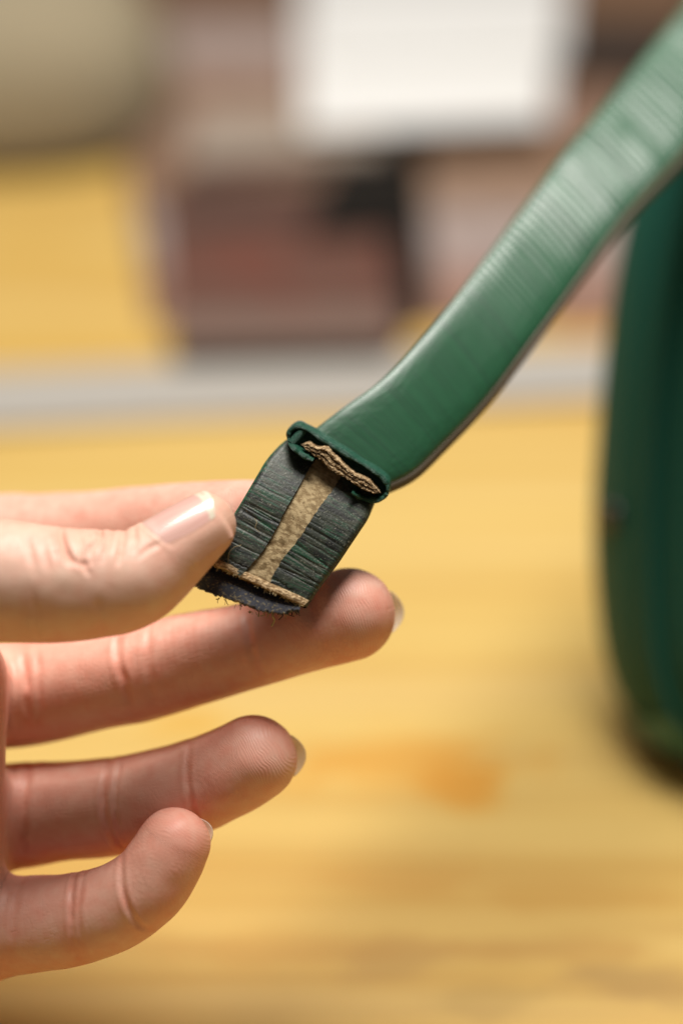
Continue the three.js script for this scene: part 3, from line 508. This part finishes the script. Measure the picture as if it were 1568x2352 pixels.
{
  const bands = [[740, [150, 116, 100]], [690, [146, 114, 102]], [610, [160, 144, 138]], [560, [164, 150, 146]], [500, [146, 122, 106]], [400, [138, 108, 84]], [330, [140, 112, 98]], [230, [144, 110, 88]], [180, [170, 150, 142]], [110, [172, 156, 150]], [60, [140, 108, 88]], [-10, [120, 88, 66]], [-120, [150, 128, 116]]].map(([y, c]) => [onTable(784, y).z, c]);
  const z0 = onTable(784, 748).z, z1 = onTable(784, -170).z;
  const map = tex(256, 1024, (u, v) => { const z = lerp(z0, z1, v) + 0.004 * (fbm(u * 6, v * 8, 2, 2) - 0.5); let i = 0; while (i < bands.length - 2 && z < bands[i + 1][0]) i++; const c = mixc(bands[i][1], bands[i + 1][1], sstep(0, 1, (z - bands[i][0]) / (bands[i + 1][0] - bands[i][0]))); return mixc(c, [110, 90, 78], 0.35 * sstep(0.45, 0.7, fbm(u * 50, v * 90, 5, 3))); }, true);
  const fl = onTable(345, 748), fr = onTable(1600, 748), bl = onTable(205, -170), br = onTable(1900, -170);
  const h = 0.006, cloth = (u, v) => { const p = fl.clone().lerp(fr, u).lerp(bl.clone().lerp(br, u), v), e = Math.min(u, 1 - u, v, 1 - v); return p.setY(0.001 + (h + 0.002 * fbm(u * 9, v * 9, 4, 3)) * Math.sqrt(sstep(0, 0.02, e))); };
  const at = fl.clone().lerp(br, 0.5).setY(0);
  const m = add('striped_cloth', rebase(gridGeometry(90, 120, cloth), at), new THREE.MeshPhysicalMaterial({ map, roughness: 0.9, specularIntensity: 0.3 }));
  m.position.copy(at); tag(m, 'taupe cloth with paler stripes spread over the back of the table', 'cloth');
}
const box = (w, h, d, r) => new RoundedBoxGeometry(w, h, d, 4, r);
const flat = (name, px, y0, h, mat, parent) => { const [g, at] = slab(px.map(([a, b]) => onTable(a, b, y0)), y0, h); const m = add(name, g, mat, parent ?? scene); m.position.copy(at); if (parent) m.position.sub(parent.position); return m; };
{
  const g = new THREE.Group(); g.name = 'leather_case'; g.position.copy(onTable(650, 620)); scene.add(g);
  tag(g, 'small reddish brown leather case with black slabs standing in for its shadowed gaps, in front of the white sheets', 'case');
  const map = tex(256, 256, (u, v) => { const n = fbm(u * 6, v * 6, 2, 4); return mixc(mixc([92, 54, 42], [112, 62, 48], n), [88, 68, 58], 0.6 * sstep(0.46, 0.66, fbm(u * 3, v * 3, 8, 3))); }, true, true);
  map.repeat.set(12, 12);
  flat('case_body', [[400, 812], [930, 800], [912, 440], [360, 440]], 0.004, 0.006, new THREE.MeshPhysicalMaterial({ map, roughness: 0.6, bumpMap: leatherBump, bumpScale: 0.0003 }), g);
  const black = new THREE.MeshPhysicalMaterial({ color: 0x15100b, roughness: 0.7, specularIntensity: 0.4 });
  flat('front_band', [[398, 800], [905, 788], [900, 715], [392, 725]], 0.0105, 0.0015, new THREE.MeshPhysicalMaterial({ color: 0x6e574c, roughness: 0.7 }), g);
  flat('dark_band', [[400, 520], [760, 500], [755, 440], [400, 450]], 0.0105, 0.0015, new THREE.MeshPhysicalMaterial({ color: 0x4c352c, roughness: 0.7 }), g);
  flat('gap_shade', [[700, 545], [930, 535], [920, 355], [770, 385]], 0.0105, 0.005, black, g);  // black slab standing in for the shaded gap below the white sheets
  flat('side_shade', [[912, 740], [988, 722], [968, 300], [850, 300]], 0.006, 0.006, black, g);  // shadow between case and cloth, built as a black slab
}
{
  const m = flat('leather_offcut', [[425, 418], [880, 392], [870, 285], [440, 292]], 0.008, 0.013, new THREE.MeshPhysicalMaterial({ color: 0x9a8a7c, roughness: 0.8 }));
  tag(m, 'grey brown piece of leather between the reddish case and the white sheets', 'leather piece');
}
{
  const mk = (name, px, y0, h, label, col) => { const m = flat(name, px, y0, h, new THREE.MeshPhysicalMaterial({ color: col, roughness: 0.8, bumpMap: leatherBump, bumpScale: 0.0002, specularIntensity: 0.3 })); tag(m, label, 'paper', 'folded white sheets'); return m; };
  mk('white_sheet', [[695, 312], [1262, 286], [1292, -160], [690, -160]], 0.024, 0.004, 'folded white sheet lowest in the pile, its front edge nearest the brown case', 0xe6e4e1);
  mk('white_sheet_001', [[740, 158], [1290, 140], [1306, -170], [750, -170]], 0.0285, 0.006, 'folded white sheet lying on top of the other, further back', 0xe6e4e1);
}
{
  const g = new THREE.Group(); g.name = 'dark_case'; g.position.copy(onTable(1440, 100)); scene.add(g);
  tag(g, 'dark brown leather case lying right of the white sheets behind the strap', 'case');
  const m = new THREE.MeshPhysicalMaterial({ color: 0x3c2d23, roughness: 0.7, bumpMap: leatherBump, bumpScale: 0.0003 });
  flat('case_body', [[1130, 200], [1600, 225], [1640, -170], [1130, -170]], 0.006, 0.017, m, g);
  flat('lid', [[1300, 30], [1600, 40], [1640, -150], [1310, -150]], 0.0235, 0.004, new THREE.MeshPhysicalMaterial({ color: 0x86644a, roughness: 0.6 }), g);
}
{
  const at = onTable(40, 330), sgn = (x, e) => Math.sign(x) * Math.abs(x) ** e, A = 0.068, B = 0.033, Cc = 0.08;
  const g = gridGeometry(64, 48, (u, v) => { const a = u * 2 * Math.PI, b = (v - 0.5) * Math.PI, cb = sgn(Math.cos(b), 0.6); const k = 1 + 0.06 * (fbm(Math.cos(a) * 2 + 5, Math.sin(a) * 2 + v * 3, 3, 3) - 0.5); return V(A * cb * sgn(Math.cos(a), 0.6) * k, B * 0.3 + (Math.sin(b) > 0 ? 1.6 : 0.3) * B * sgn(Math.sin(b), 0.75) * k, -Cc * cb * sgn(Math.sin(a), 0.6) * k); }, { uv: (u, v) => [u * 6, v * 3], flip: true });
  const grp = new THREE.Group(); grp.name = 'canvas_pouch'; grp.position.copy(at); grp.scale.setScalar(1.38); scene.add(grp);
  const mat = new THREE.MeshPhysicalMaterial({ color: 0x9c8f76, roughness: 0.9, bumpMap: leatherBump, bumpScale: 0.0006, specularIntensity: 0.3 });
  g.scale(1.35, 1, 1); g.translate(-0.035, 0, -0.035);
  add('pouch_body', g, mat, grp);
  const seam = []; for (let i = 0; i <= 40; i++) { const a = (i / 40) * Math.PI * 2; seam.push(V(1.352 * A * sgn(Math.cos(a), 0.6) - 0.035, B * 0.3, -Cc * 1.003 * sgn(Math.sin(a), 0.6) - 0.035)); }
  add('seam', new THREE.TubeGeometry(spline(seam), 80, 0.0012, 8), new THREE.MeshPhysicalMaterial({ color: 0x6f5c3c, roughness: 0.9 }), grp);
  tag(grp, 'rounded khaki canvas pouch standing at the far left of the table', 'pouch');
}
renderer.render(scene, camera);
